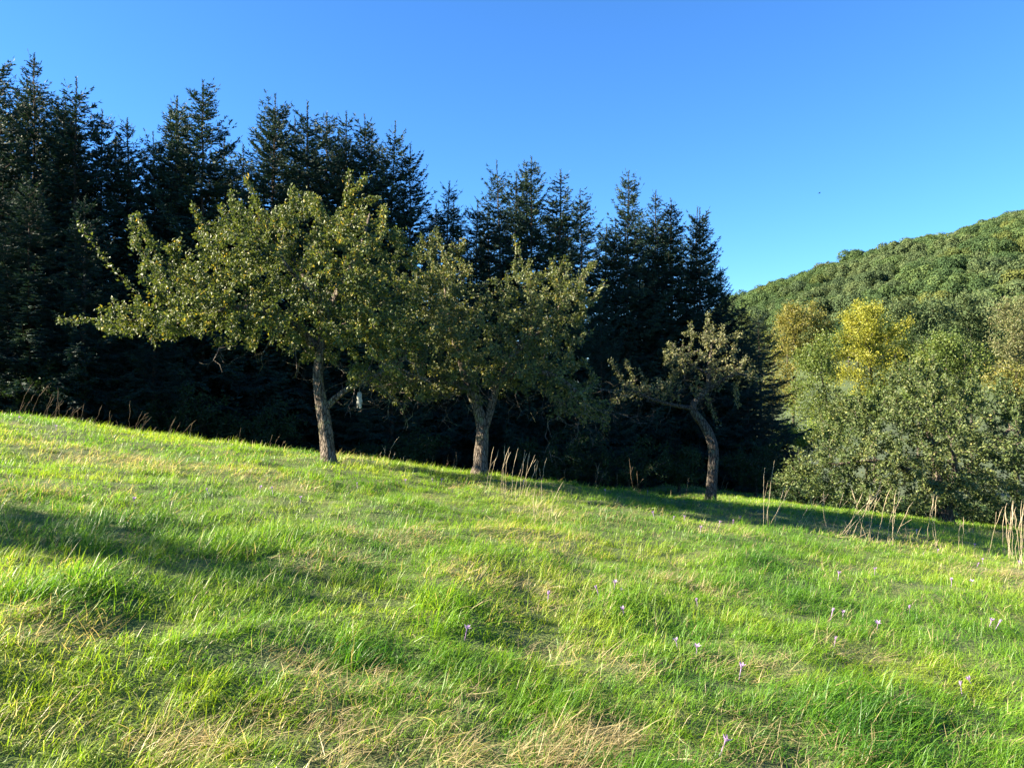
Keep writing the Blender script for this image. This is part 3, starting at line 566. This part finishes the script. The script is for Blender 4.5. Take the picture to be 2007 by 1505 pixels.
# ------------------------------------------------------------------ the wood on the far hill
def hill_crown(seed, n=4600):
    rnd = np.random.default_rng(seed); lob = [(rnd.normal(0, 1.9), rnd.normal(0, 1.9), rnd.uniform(7.5, 12.5), rnd.uniform(1.8, 3.0)) for _ in range(13)]
    lob.append((0, 0, 10, 3.8)); k = rnd.integers(0, len(lob), n); c = np.array([l[:3] for l in lob])[k]; rr = np.array([l[3] for l in lob])[k]
    d = norm(rnd.normal(size=(n, 3)) + np.array([0, 0, .35])); C = c + d * (rr * rnd.uniform(.75, 1.04, n))[:, None]
    ax = rnd.normal(size=(n, 3)); ax = norm(ax - (ax * d).sum(1, keepdims=True) * d * .85); nr = norm(d + rnd.normal(0, .3, (n, 3))); s = rnd.uniform(.3, .75, n)
    lobe_t = rnd.normal(0, .1, len(lob))[k]
    V, T, ti = leaf_cloud(C, ax, nr, s, s * .8, np.clip(rnd.normal(.5, .16, n) + lobe_t, 0, 1), simple=True)
    return mesh_from('hill_crown', V, tris=T, attrs={'tint': ti})
HCM = []
for i in range(7):
    me = hill_crown(500 + i); me.materials.append((M_HILL_A, M_HILL_B, M_HILL_A, M_HILL_B, M_HILL_A, M_HILL_C, M_HILL_B)[i]); HCM.append(me)
V, Q = tubes([(np.array([[0, 0, 0], [.1, 0, 4], [0, .1, 9.]]), np.array([.3, .22, .08]), 6)]); HTM = mesh_from('hill_trunk', V, quads=Q, smooth=True); HTM.materials.append(M_BARK_GREY)
cnt = 0; hp = []
for yy in np.arange(130, 318, 5.1):
    for xx in np.arange(36, 300, 5.1):
        x = xx + random.uniform(-1.9, 1.9) + (2.5 if int(yy / 5.1) % 2 else 0); y = yy + random.uniform(-1.8, 1.8); u = x / y
        if .265 < u < .71 and CY - (land(x, y) + 9 - EYE) / y * F < 650: hp.append((x, y))   # lower ones stand hidden behind the valley trees
hp.sort(key=lambda p: p[1])
def hill_kind(x, y):
    n = vnoise(x * .035, y * .035, 8) + random.uniform(-.22, .22) + (.08 if y > 250 else 0)
    return random.choice((5, 0, 2)) if n > .70 else (random.choice((1, 3, 6)) if n < .46 else random.choice((0, 2, 4, 1)))
rest = []
for i, (x, y) in enumerate(hp):
    v = hill_kind(x, y); s = random.choice((random.uniform(.45, .62), random.uniform(.6, .8), random.uniform(.75, 1.0))); sz = (s * .5 + .35) * random.uniform(.9, 1.15)
    if i >= 299: rest.append((x, y, float(land(x, y)) - .3, v, s, sz)); continue          # the nearest ones are things of their own
    root = empty('hillside_tree', (x, y, float(land(x, y)) - .3)); root.scale = (s, s, sz); root.rotation_euler = (0, 0, random.uniform(0, 6.28))
    link('crown', HCM[v], None, root); link('trunk', HTM, None, root)
    kind = 'olive-green' if v == 5 else ('dark green' if v in (1, 3, 6) else 'mid-green')
    tag(root, f'{kind} broadleaf tree in the wood covering the lower part of the far hill', 'tree', f'{kind} trees of the hillside wood')
rest = np.array(rest); pm = bpy.data.meshes.new('distant_wood'); pm.vertices.add(len(rest)); pm.vertices.foreach_set('co', rest[:, :3].astype(np.float32).ravel())
def att(nm, ty, v):
    a = pm.attributes.new(nm, ty, 'POINT'); a.data.foreach_set('vector' if ty == 'FLOAT_VECTOR' else 'value', np.ascontiguousarray(v, np.int32 if ty == 'INT' else np.float32).ravel())
att('rot', 'FLOAT_VECTOR', np.stack([np.zeros(len(rest)), np.zeros(len(rest)), rng.uniform(0, 6.28, len(rest))], 1)); att('scl', 'FLOAT_VECTOR', rest[:, [4, 4, 5]]); att('vi', 'INT', rest[:, 3])
wood = bpy.data.objects.new('distant_wood', pm); COL.objects.link(wood); tag(wood, 'unbroken wood along the upper slope and ridge of the far hill', 'wood', None, 'stuff')
wcol = bpy.data.collections.new('wood_crowns')
for i, me in enumerate(HCM): wcol.objects.link(bpy.data.objects.new(f'wood_crown_{i}', me))
ng = bpy.data.node_groups.new('scatter_wood', 'GeometryNodeTree')
ng.interface.new_socket('Geometry', in_out='INPUT', socket_type='NodeSocketGeometry'); ng.interface.new_socket('Geometry', in_out='OUTPUT', socket_type='NodeSocketGeometry')
gi = ng.nodes.new('NodeGroupInput'); go = ng.nodes.new('NodeGroupOutput'); iop = ng.nodes.new('GeometryNodeInstanceOnPoints'); ci = ng.nodes.new('GeometryNodeCollectionInfo'); m2p = ng.nodes.new('GeometryNodeMeshToPoints')
ci.inputs['Collection'].default_value = wcol; ci.inputs['Separate Children'].default_value = True; ci.inputs['Reset Children'].default_value = True; iop.inputs['Pick Instance'].default_value = True
def named(nm, ty):
    q = ng.nodes.new('GeometryNodeInputNamedAttribute'); q.data_type = ty; q.inputs['Name'].default_value = nm; return [s for s in q.outputs if s.enabled and s.name == 'Attribute'][0]
ng.links.new(gi.outputs[0], m2p.inputs['Mesh']); ng.links.new(m2p.outputs[0], iop.inputs['Points']); ng.links.new(ci.outputs[0], iop.inputs['Instance'])
ng.links.new(named('vi', 'INT'), iop.inputs['Instance Index']); ng.links.new(named('rot', 'FLOAT_VECTOR'), iop.inputs['Rotation']); ng.links.new(named('scl', 'FLOAT_VECTOR'), iop.inputs['Scale']); ng.links.new(iop.outputs[0], go.inputs[0])
wood.modifiers.new('scatter', 'NODES').node_group = ng

# ------------------------------------------------------------------ grass
def blades(x, y, z, az, th, bd, ln, w, segs, tw_sd, rnd):
    """curved tapering blades as strips: 2*segs+1 verts, 2*segs-1 tris each"""
    n = len(x); d = np.stack([np.cos(az), np.sin(az), np.zeros(n)], 1); up = np.array([0, 0, 1.])
    tw = norm(np.stack([-d[:, 1], d[:, 0], np.zeros(n)], 1) + rnd.normal(0, tw_sd, (n, 3)))
    p = np.stack([x, y, z - .012], 1); zf = z + .006; rows = []
    for k in range(segs + 1):
        f = k / segs
        if k < segs: ww = (w * (1 - .75 * f ** 1.6) * .5)[:, None]; rows += [p - tw * ww, p + tw * ww]
        else: rows.append(p)
        ang = th + bd * (f + .5 / segs); p = p + (d * np.sin(ang)[:, None] + up * np.cos(ang)[:, None]) * (ln / segs)[:, None]
        p[:, 2] = np.maximum(p[:, 2], zf + .004 * k)
    V = np.stack(rows, 1).reshape(-1, 3); m = 2 * segs + 1; b0 = np.arange(n)[:, None] * m; T = []
    for k in range(segs - 1): q = 2 * k; T += [b0 + np.array([[q, q + 1, q + 3]]), b0 + np.array([[q, q + 3, q + 2]])]
    q = 2 * (segs - 1); T.append(b0 + np.array([[q, q + 1, q + 2]]))
    return V, np.concatenate(T), m
STRAW_PX = [(1130, 1450, .2, 1.6), (1190, 1425, .17, 1.5), (1085, 1490, .18, 1.6), (640, 1340, .2, .8), (560, 1290, .16, .7), (330, 1440, .2, .8), (420, 1490, .2, .7), (110, 1410, .2, .6), (1560, 1430, .33, .9), (1530, 1480, .3, .8),
            (640, 1105, .4, .7), (560, 1110, .35, .6), (990, 1160, .5, .7), (930, 1135, .4, .6), (200, 900, .7, .9), (270, 908, .7, .9), (120, 880, .6, .7), (60, 970, .5, .6), (1330, 1135, .45, .7), (980, 960, .7, .9), (1060, 1060, .6, .8), (1080, 1010, .5, .7),
            (780, 1060, .5, .6), (1700, 1050, 1.0, .8), (1640, 1040, .7, .7), (1760, 1060, .7, .7), (1960, 1130, .7, .7), (1950, 1050, .8, .6), (470, 930, .8, .5), (700, 905, .6, .6), (560, 955, .5, .7), (80, 1240, .4, .5), (720, 1330, .18, .8), (850, 1380, .25, .4), (1390, 1040, .5, .5), (1130, 1290, .4, .5), (1440, 1290, .4, .5), (1650, 1270, .3, .6), (600, 1420, .3, .6), (760, 1470, .4, .6)]
LUSH_PX = [(1700, 1400, .6), (1300, 1220, .6), (1250, 1180, .5), (480, 1080, .8), (250, 1060, .8), (1650, 1440, .5), (900, 1210, .5), (150, 1180, .5), (730, 1280, .25), (1480, 1110, .6)]
def place(lst):
    out = []
    for v in lst:
        D = hit(v[0], v[1]); out.append(((v[0] - CX) / F * D, D, *v[2:]))
    return out
STRAW_AT, LUSH_AT = place(STRAW_PX), place(LUSH_PX)
def straw_field(x, y):
    dn = vnoise(x * 1.3, y * 2.2, 23) * .6 + vnoise(x * 4.2, y * 5.1, 24) * .4
    dry = np.clip((dn - .62) * 1.8, 0, .4)
    for (sx, sy, sr, sw) in STRAW_AT:
        q = ((x - sx) / (sr * 1.25)) ** 2 + ((y - sy) / (sr * .9)) ** 2 + (vnoise(x * 3, y * 3, 31) - .5) * 1.2
        dry = np.maximum(dry, sw * np.clip(1.15 - q, 0, 1))
    return dry
def lush_field(x, y):
    l = np.zeros_like(x)
    for (sx, sy, sr) in LUSH_AT: l = np.maximum(l, np.clip(1.1 - ((x - sx) / sr) ** 2 - ((y - sy) / sr) ** 2 + (vnoise(x * 4, y * 4, 32) - .5), 0, 1))
    return l
# y from, y to, side margin, tufts per m2, blades per tuft, segments, width factor
ZONES = [(-.6, 2.0, 1.0, 110, 11, 2, 1.0), (2.0, 4.6, 1.1, 330, 13, 3, 1.0), (4.6, 7.5, 1.3, 225, 11, 3, 1.18), (7.5, 11, 1.6, 150, 10, 2, 1.35), (11, 16.5, 1.8, 105, 8, 2, 1.8), (16.5, 26, 1.5, 34, 7, 2, 3.0), (26, 44, 1.0, 9, 7, 2, 5.0)]
GV, GT, GA = [], [], []; SV, ST, SA = [], [], []; go_ = so_ = 0
for zi, (y0, y1, xm, dens, nb, segs, wf) in enumerate(ZONES):
    rnd = np.random.default_rng(900 + zi); xw = .68 * y1 + xm; n = int((y1 - y0) * 2 * xw * dens)
    y = rnd.uniform(y0, y1, n); x = rnd.uniform(-xw, xw, n); k = (np.abs(x) < .68 * np.maximum(y, 0) + xm) & ((y < 20) | (x > 2)); x, y = x[k], y[k]
    clump = vnoise(x * 2.4, y * 2.7, 21) * .65 + vnoise(x * 6.5, y * 7, 28) * .35; dry = straw_field(x, y); lush = lush_field(x, y); dry *= 1 - .8 * lush
    hole = ((x - HOLE[0]) / .2) ** 2 + ((y - HOLE[1]) / .14) ** 2 < 1 + (rnd.random(len(x)) - .5) * .8
    keep = (rnd.random(len(x)) < .46 + 1.1 * clump) & ~hole; x, y, clump, dry, lush = (a[keep] for a in (x, y, clump, dry, lush)); n = len(x)
    isdry = rnd.random(n) < dry * .5
    for straw in (False, True):
        m = isdry if straw else ~isdry; nbb = max(4, int(nb * (.85 if straw else 1))); i = np.repeat(np.nonzero(m)[0], nbb); q = len(i)
        if not q: continue
        taz = np.repeat(rnd.normal(.1, .9, n) + (vnoise(x * .7, y * .7, 33) - .5) * 3.2, 1)[i]
        sp = (.028 if straw else .03) * math.sqrt(wf) * (1.6 if straw else 1.15)
        bx = x[i] + rnd.normal(0, sp, q); by = y[i] + rnd.normal(0, sp, q); bz = ground(bx, by)
        if straw:
            ln = rnd.uniform(.07, .25, q) * rnd.uniform(.7, 1.15, n)[i]; th = np.abs(rnd.normal(1.25, .3, q)); bd = rnd.normal(.25, .3, q); w = rnd.uniform(.0018, .0036, q) * wf; az = taz + rnd.normal(0, 1.0, q); bz = bz + rnd.random(q) * .045
            tint = np.clip(rnd.normal(.5, .22, q) + (rnd.random(n)[i] - .5) * .35, 0, 1); dr = np.full(q, 1.0)
        else:
            hs = (.48 + .95 * clump + .5 * lush)[i]; ln = rnd.uniform(.055, .17, q) * hs; th = np.abs(rnd.normal(.5, .3, q)); bd = rnd.normal(1.15, .5, q); w = rnd.uniform(.0026, .005, q) * wf * (1 + .3 * lush[i]); az = taz + rnd.normal(0, .85, q)
            tone = np.clip(.56 + (vnoise(x * .8, y * .95, 22) - .5) * .75 + (vnoise(x * 4, y * 4, 25) - .5) * .45 - .32 * lush + rnd.normal(0, .13, n), 0, 1)[i]
            tint = np.clip(tone * .7 + rnd.random(q) * .3, 0, 1); dr = np.where(rnd.random(q) < .04 + .3 * dry[i], 1.0, 0.0)
        V, T, mm = blades(bx, by, bz, az, th, bd, ln, w, segs, .3, rnd)
        A = np.stack([np.repeat(tint, mm), np.repeat(dr, mm)], 1)
        if straw: SV.append(V); ST.append(T + so_); SA.append(A); so_ += len(V)
        else: GV.append(V); GT.append(T + go_); GA.append(A); go_ += len(V)
GA = np.concatenate(GA); SA = np.concatenate(SA)
g_ = link('grass', mesh_from('grass', np.concatenate(GV), tris=np.concatenate(GT), attrs={'tint': GA[:, 0], 'dry': GA[:, 1]}), M_GRASS); tag(g_, 'fresh green meadow grass covering the slope', 'grass', None, 'stuff')
s_ = link('straw', mesh_from('straw', np.concatenate(SV), tris=np.concatenate(ST), attrs={'tint': SA[:, 0], 'dry': SA[:, 1]}), M_GRASS); tag(s_, 'dead straw-coloured grass lying in flattened patches over the meadow', 'straw', None, 'stuff')
print('STAT grass tris', sum(map(len, GT)), 'straw', sum(map(len, ST)), 'hill', len(hp), 'all', sum(len(m.polygons) for m in bpy.data.meshes), flush=True)

# ------------------------------------------------------------------ tall dry stalks, clump by clump
def stalk_clump(label, D, stalks, mat, name='dry_grass_clump', head=True, thick=.0045, group='clumps of tall dry stalks'):
    x0 = np.mean([s[0] for s in stalks]); y0 = max(s[1] for s in stalks); b = pix(x0, y0, D); g = float(ground(b[0], b[1])); root = empty(name, (b[0], b[1], g)); o = np.array([b[0], b[1], g])
    for i, s in enumerate(stalks):
        a = pix(s[0], s[1], D); t = pix(s[2], s[3], D); th_ = thick * .42; dd = random.uniform(-.25, .25); a[1] += dd; t[1] += dd + random.uniform(-.1, .1)
        a[2] = float(ground(a[0], a[1])) - .02; n = 8; f = np.linspace(0, 1, n)[:, None]; bow = (t - a); perp = norm(np.array([bow[2], 0, -bow[0]]))
        pts = a + bow * f + perp * (random.uniform(-.09, .02) * np.linalg.norm(bow)) * np.sin(f * np.pi) + np.array([[random.gauss(0, .006) for _ in range(3)] for _ in range(n)])
        rad = np.linspace(th_, th_ * .5, n)
        if head: rad[-2] = th_ * 1.5; rad[-3] = th_ * 1.1; rad[-1] = .001
        ch = [(pts - o, rad, 5)]
        if random.random() < .55:
            k = random.randint(3, 5); q = pts[k]; dv = norm(bow + np.array([random.uniform(-.5, .9), random.uniform(-.3, .3), 0]) * np.linalg.norm(bow)) * np.linalg.norm(bow) * random.uniform(.18, .4)
            ch.append((np.array([q, q + dv * .5, q + dv * .9, q + dv]) - o, np.array([th_ * .7, th_ * .6, th_ * 1.0, .001]), 4))
        V, Q = tubes(ch); link('stalk', mesh_from('stalk', V, quads=Q, smooth=True), mat, root)
    tag(root, label, 'grass', group); return root
stalk_clump('tall straw stalks standing before the middle apple trunk', 11.2, [(948, 985, 968, 873), (957, 975, 976, 882), (988, 960, 990, 874), (992, 960, 997, 878), (986, 955, 999, 873), (1003, 960, 1016, 876), (1008, 960, 1033, 890), (1018, 955, 1030, 884), (1020, 958, 1050, 890), (1026, 950, 1054, 903), (1030, 950, 1038, 888), (1062, 950, 1072, 898), (1050, 950, 1056, 905)], M_STRAW)
stalk_clump('sparse straw stalks in the sunlit grass right below the middle clump', 9.2, [(1050, 1040, 1048, 970), (1060, 1060, 1070, 985), (1048, 1050, 1060, 968), (1075, 1050, 1105, 948), (1085, 1060, 1082, 1000), (1055, 1020, 1045, 968)], M_STRAW, thick=.0035)
stalk_clump('four long brown stalks right of the crooked apple tree', 11.6, [(1487, 1012, 1492, 914), (1502, 1010, 1521, 904), (1503, 1015, 1545, 938), (1527, 1012, 1551, 948), (1498, 1010, 1503, 950), (1522, 1010, 1540, 962)], M_STRAW)
stalk_clump('bent straw stalks leaning right before the shaded apple tree', 11.6, [(1655, 1050, 1728, 962), (1650, 1045, 1724, 970), (1690, 1025, 1714, 950), (1700, 1020, 1724, 940), (1712, 1018, 1734, 953), (1736, 1015, 1747, 957), (1742, 1020, 1765, 965), (1744, 1030, 1784, 980), (1650, 1015, 1692, 963), (1697, 985, 1672, 952), (1665, 1040, 1700, 990), (1720, 1020, 1722, 960), (1750, 1030, 1757, 995)], M_STRAW, thick=.005)
stalk_clump('low curved stalks between the two straw clumps at the right', 11.8, [(1575, 1020, 1622, 975), (1620, 1015, 1615, 968), (1628, 1015, 1626, 965), (1612, 1010, 1600, 975), (1560, 1015, 1586, 990), (1630, 1000, 1655, 966)], M_STRAW, thick=.0038)
stalk_clump('three straight stalks in front of the shaded apple trunk', 11.8, [(1820, 1035, 1815, 968), (1826, 1035, 1834, 970), (1828, 1035, 1846, 972), (1862, 1045, 1868, 1015), (1890, 1055, 1890, 1012)], M_STRAW)
stalk_clump('lone leaning stalks near the right edge', 11.6, [(1933, 1050, 1952, 990), (1975, 1055, 1971, 985), (1980, 1055, 1985, 1010)], M_STRAW, thick=.004)
stalk_clump('brown twiggy weed clump cut by the right edge', 11.2, [(1995, 1060, 2006 + 8 * math.sin(i * 2.1), 980 + 6 * (i % 4)) for i in range(9)] + [(1992, 1060, 1978, 1000), (1998, 1060, 1985, 995)], M_STRAW)
stalk_clump('dense brown stalks on the crest at the far left', 14.2, [(22, 812, 47, 748), (35, 812, 60, 770), (60, 815, 103, 750), (66, 815, 92, 772), (74, 816, 90, 775), (98, 818, 101, 760), (85, 816, 110, 785), (92, 818, 122, 790), (104, 820, 128, 796), (110, 820, 112, 786), (48, 815, 66, 788)], M_STRAW_D, thick=.006)
stalk_clump('short brown stalks on the crest, second group from the left', 14.0, [(140, 825, 150, 792), (150, 826, 178, 795), (160, 828, 165, 805), (190, 832, 207, 792), (198, 832, 210, 803), (130, 824, 142, 800)], M_STRAW_D, thick=.0055)
stalk_clump('brown stalks on the crest with one tall upright stem', 13.6, [(254, 842, 257, 785), (262, 842, 290, 808), (275, 844, 300, 815), (268, 843, 282, 806), (285, 845, 296, 820), (240, 840, 232, 820)], M_STRAW_D, thick=.005)
stalk_clump('slanting brown stalks on the crest under the apple crown', 13.4, [(326, 850, 340, 815), (335, 852, 350, 818), (345, 852, 360, 826), (350, 853, 386, 824), (358, 853, 372, 828)], M_STRAW_D, thick=.005)
stalk_clump('thin stalks on the crest left of the largest apple trunk', 13.0, [(458, 870, 463, 840), (464, 870, 470, 850), (530, 878, 535, 850), (540, 880, 552, 855), (548, 880, 562, 862)], M_STRAW_D, thick=.004)
stalk_clump('forked dry stalks just right of the largest apple trunk', 13.0, [(754, 905, 757, 872), (757, 905, 779, 857), (765, 905, 778, 885), (748, 905, 746, 885), (790, 908, 796, 890)], M_STRAW, thick=.004)
stalk_clump('thin stalks on the crest left of the middle apple trunk', 13.2, [(838, 920, 842, 895), (855, 918, 852, 890), (870, 920, 876, 893), (884, 920, 890, 900), (900, 922, 897, 882)], M_STRAW_D, thick=.004)
stalk_clump('single brown stem on the crest between middle and crooked trees', 13.6, [(1162, 945, 1176, 903), (1167, 945, 1172, 912), (1110, 940, 1108, 918), (1205, 950, 1207, 925), (1172, 945, 1186, 928)], M_STRAW_D, thick=.005)
stalk_clump('thin stems at the foot of the crooked apple trunk', 14.2, [(1345, 965, 1348, 935), (1352, 965, 1358, 940), (1410, 970, 1425, 930), (1416, 972, 1432, 945), (1248, 955, 1238, 900), (1255, 955, 1252, 925)], M_STRAW_D, thick=.004)

# ------------------------------------------------------------------ autumn crocuses
def crocus_mesh(seed, openness):
    rnd = np.random.default_rng(seed); V, T = [], []
    V, Q = tubes([(np.array([[0, 0, -.03], [.003, 0, .05], [.0, .004, .13]]), np.array([.0035, .003, .004]), 5)]); V = list(V); T = [[q[0], q[1], q[2]] for q in Q] + [[q[0], q[2], q[3]] for q in Q]
    for k in range(6):
        a = k * np.pi / 3 + rnd.normal(0, .1); d = np.array([math.cos(a), math.sin(a), 0]); s = np.array([-d[1], d[0], 0]); th = openness * (1 if k % 2 else .8); o = len(V); c = np.array([0, .004, .125]); L = .055
        p1 = c + (d * math.sin(th * .6) + np.array([0, 0, math.cos(th * .6)])) * L * .55; p2 = p1 + (d * math.sin(th) + np.array([0, 0, math.cos(th)])) * L * .5
        V += [c, p1 - s * .011, p1 + s * .011, p1 + d * .003, p2]; T += [[o, o + 3, o + 1], [o, o + 2, o + 3], [o + 1, o + 3, o + 4], [o + 3, o + 2, o + 4]]
    me = mesh_from('crocus', np.array(V), tris=T); me.materials.append(M_PETAL); return me
CR = [crocus_mesh(1, .35), crocus_mesh(2, .75), crocus_mesh(3, 1.1)]
for i, (px, py) in enumerate([(850, 938), (863, 935), (1283, 1012), (1317, 1015), (1340, 1015), (1407, 1020), (1436, 1018), (1373, 1038), (1450, 1014), (412, 958), (262, 985), (509, 955), (536, 966), (37, 820), (110, 838), (1178, 1158), (1203, 1147), (1212, 1153), (1072, 1170), (1226, 1193), (908, 1248), (1369, 1177), (1332, 1257),
        (1366, 1265), (1625, 1194), (1651, 1195), (1718, 1222), (1633, 1255), (1446, 1305), (1936, 1230), (1947, 1234), (1865, 1153), (1906, 1150), (1911, 1100), (1928, 1097), (1990, 1095), (1886, 1338), (1914, 1330), (1406, 1458), (1783, 1197), (1640, 1130), (1715, 1118), (1812, 1078), (1837, 1075), (1910, 1062), (1795, 1042), (1160, 947), (1185, 965), (1270, 965), (590, 975), (795, 940), (700, 945), (1025, 942)]):
    D = hit(px, py + 12 * 900 / max(py, 900)); x_, y_ = (px - CX) / F * D, D
    o = link('autumn_crocus', CR[i % 3]); o.location = (x_, y_, float(ground(x_, y_)) - .025); o.rotation_euler = (random.gauss(0, .15), random.gauss(.1, .15), random.uniform(0, 6)); s = random.uniform(.62, .85); o.scale = (s, s, s)
    z_ = ('in the grass left of the largest apple trunk' if px < 640 else 'in the far grass between the apple trunks') if py < 1000 and px < 1280 else ('in the far grass at the right, near the dry stalks' if py < 1110 else ('in the near grass at the right' if px > 1500 else 'in the near grass of the middle foreground'))
    tag(o, 'pale lilac autumn crocus ' + z_, 'flower', 'autumn crocuses ' + z_)

# a bird far off in the sky
b = pix(1606, 379, 90); bird = empty('bird', b); bird.scale = (.55, .55, .55)
V = [(-.32, 0, .02), (-.2, .06, .03), (.1, .07, 0), (.3, 0, 0), (.1, -.07, 0), (-.2, -.06, .03), (0, 0, .08), (0, 0, -.08)]
T = [(0, 1, 6), (1, 2, 6), (2, 3, 6), (3, 4, 6), (4, 5, 6), (5, 0, 6), (1, 0, 7), (2, 1, 7), (3, 2, 7), (4, 3, 7), (5, 4, 7), (0, 5, 7)]
link('body', mesh_from('body', V, tris=T), M_BIRD, bird)
for s in (1, -1):
    V = [(.1, s * .05, .02), (-.12, s * .05, .02), (-.1, s * .35, .14), (.1, s * .35, .15), (-.15, s * .7, .06), (.0, s * .06, -.01), (0, s * .35, .12)]
    link('wing', mesh_from('wing', V, tris=[(0, 1, 2), (0, 2, 3), (3, 2, 4), (5, 1, 0), (5, 6, 1), (6, 2, 1), (0, 3, 5), (3, 6, 5), (3, 4, 6), (4, 2, 6)]), M_BIRD, bird)
tag(bird, 'tiny dark bird far off in the blue sky above the hill', 'bird')
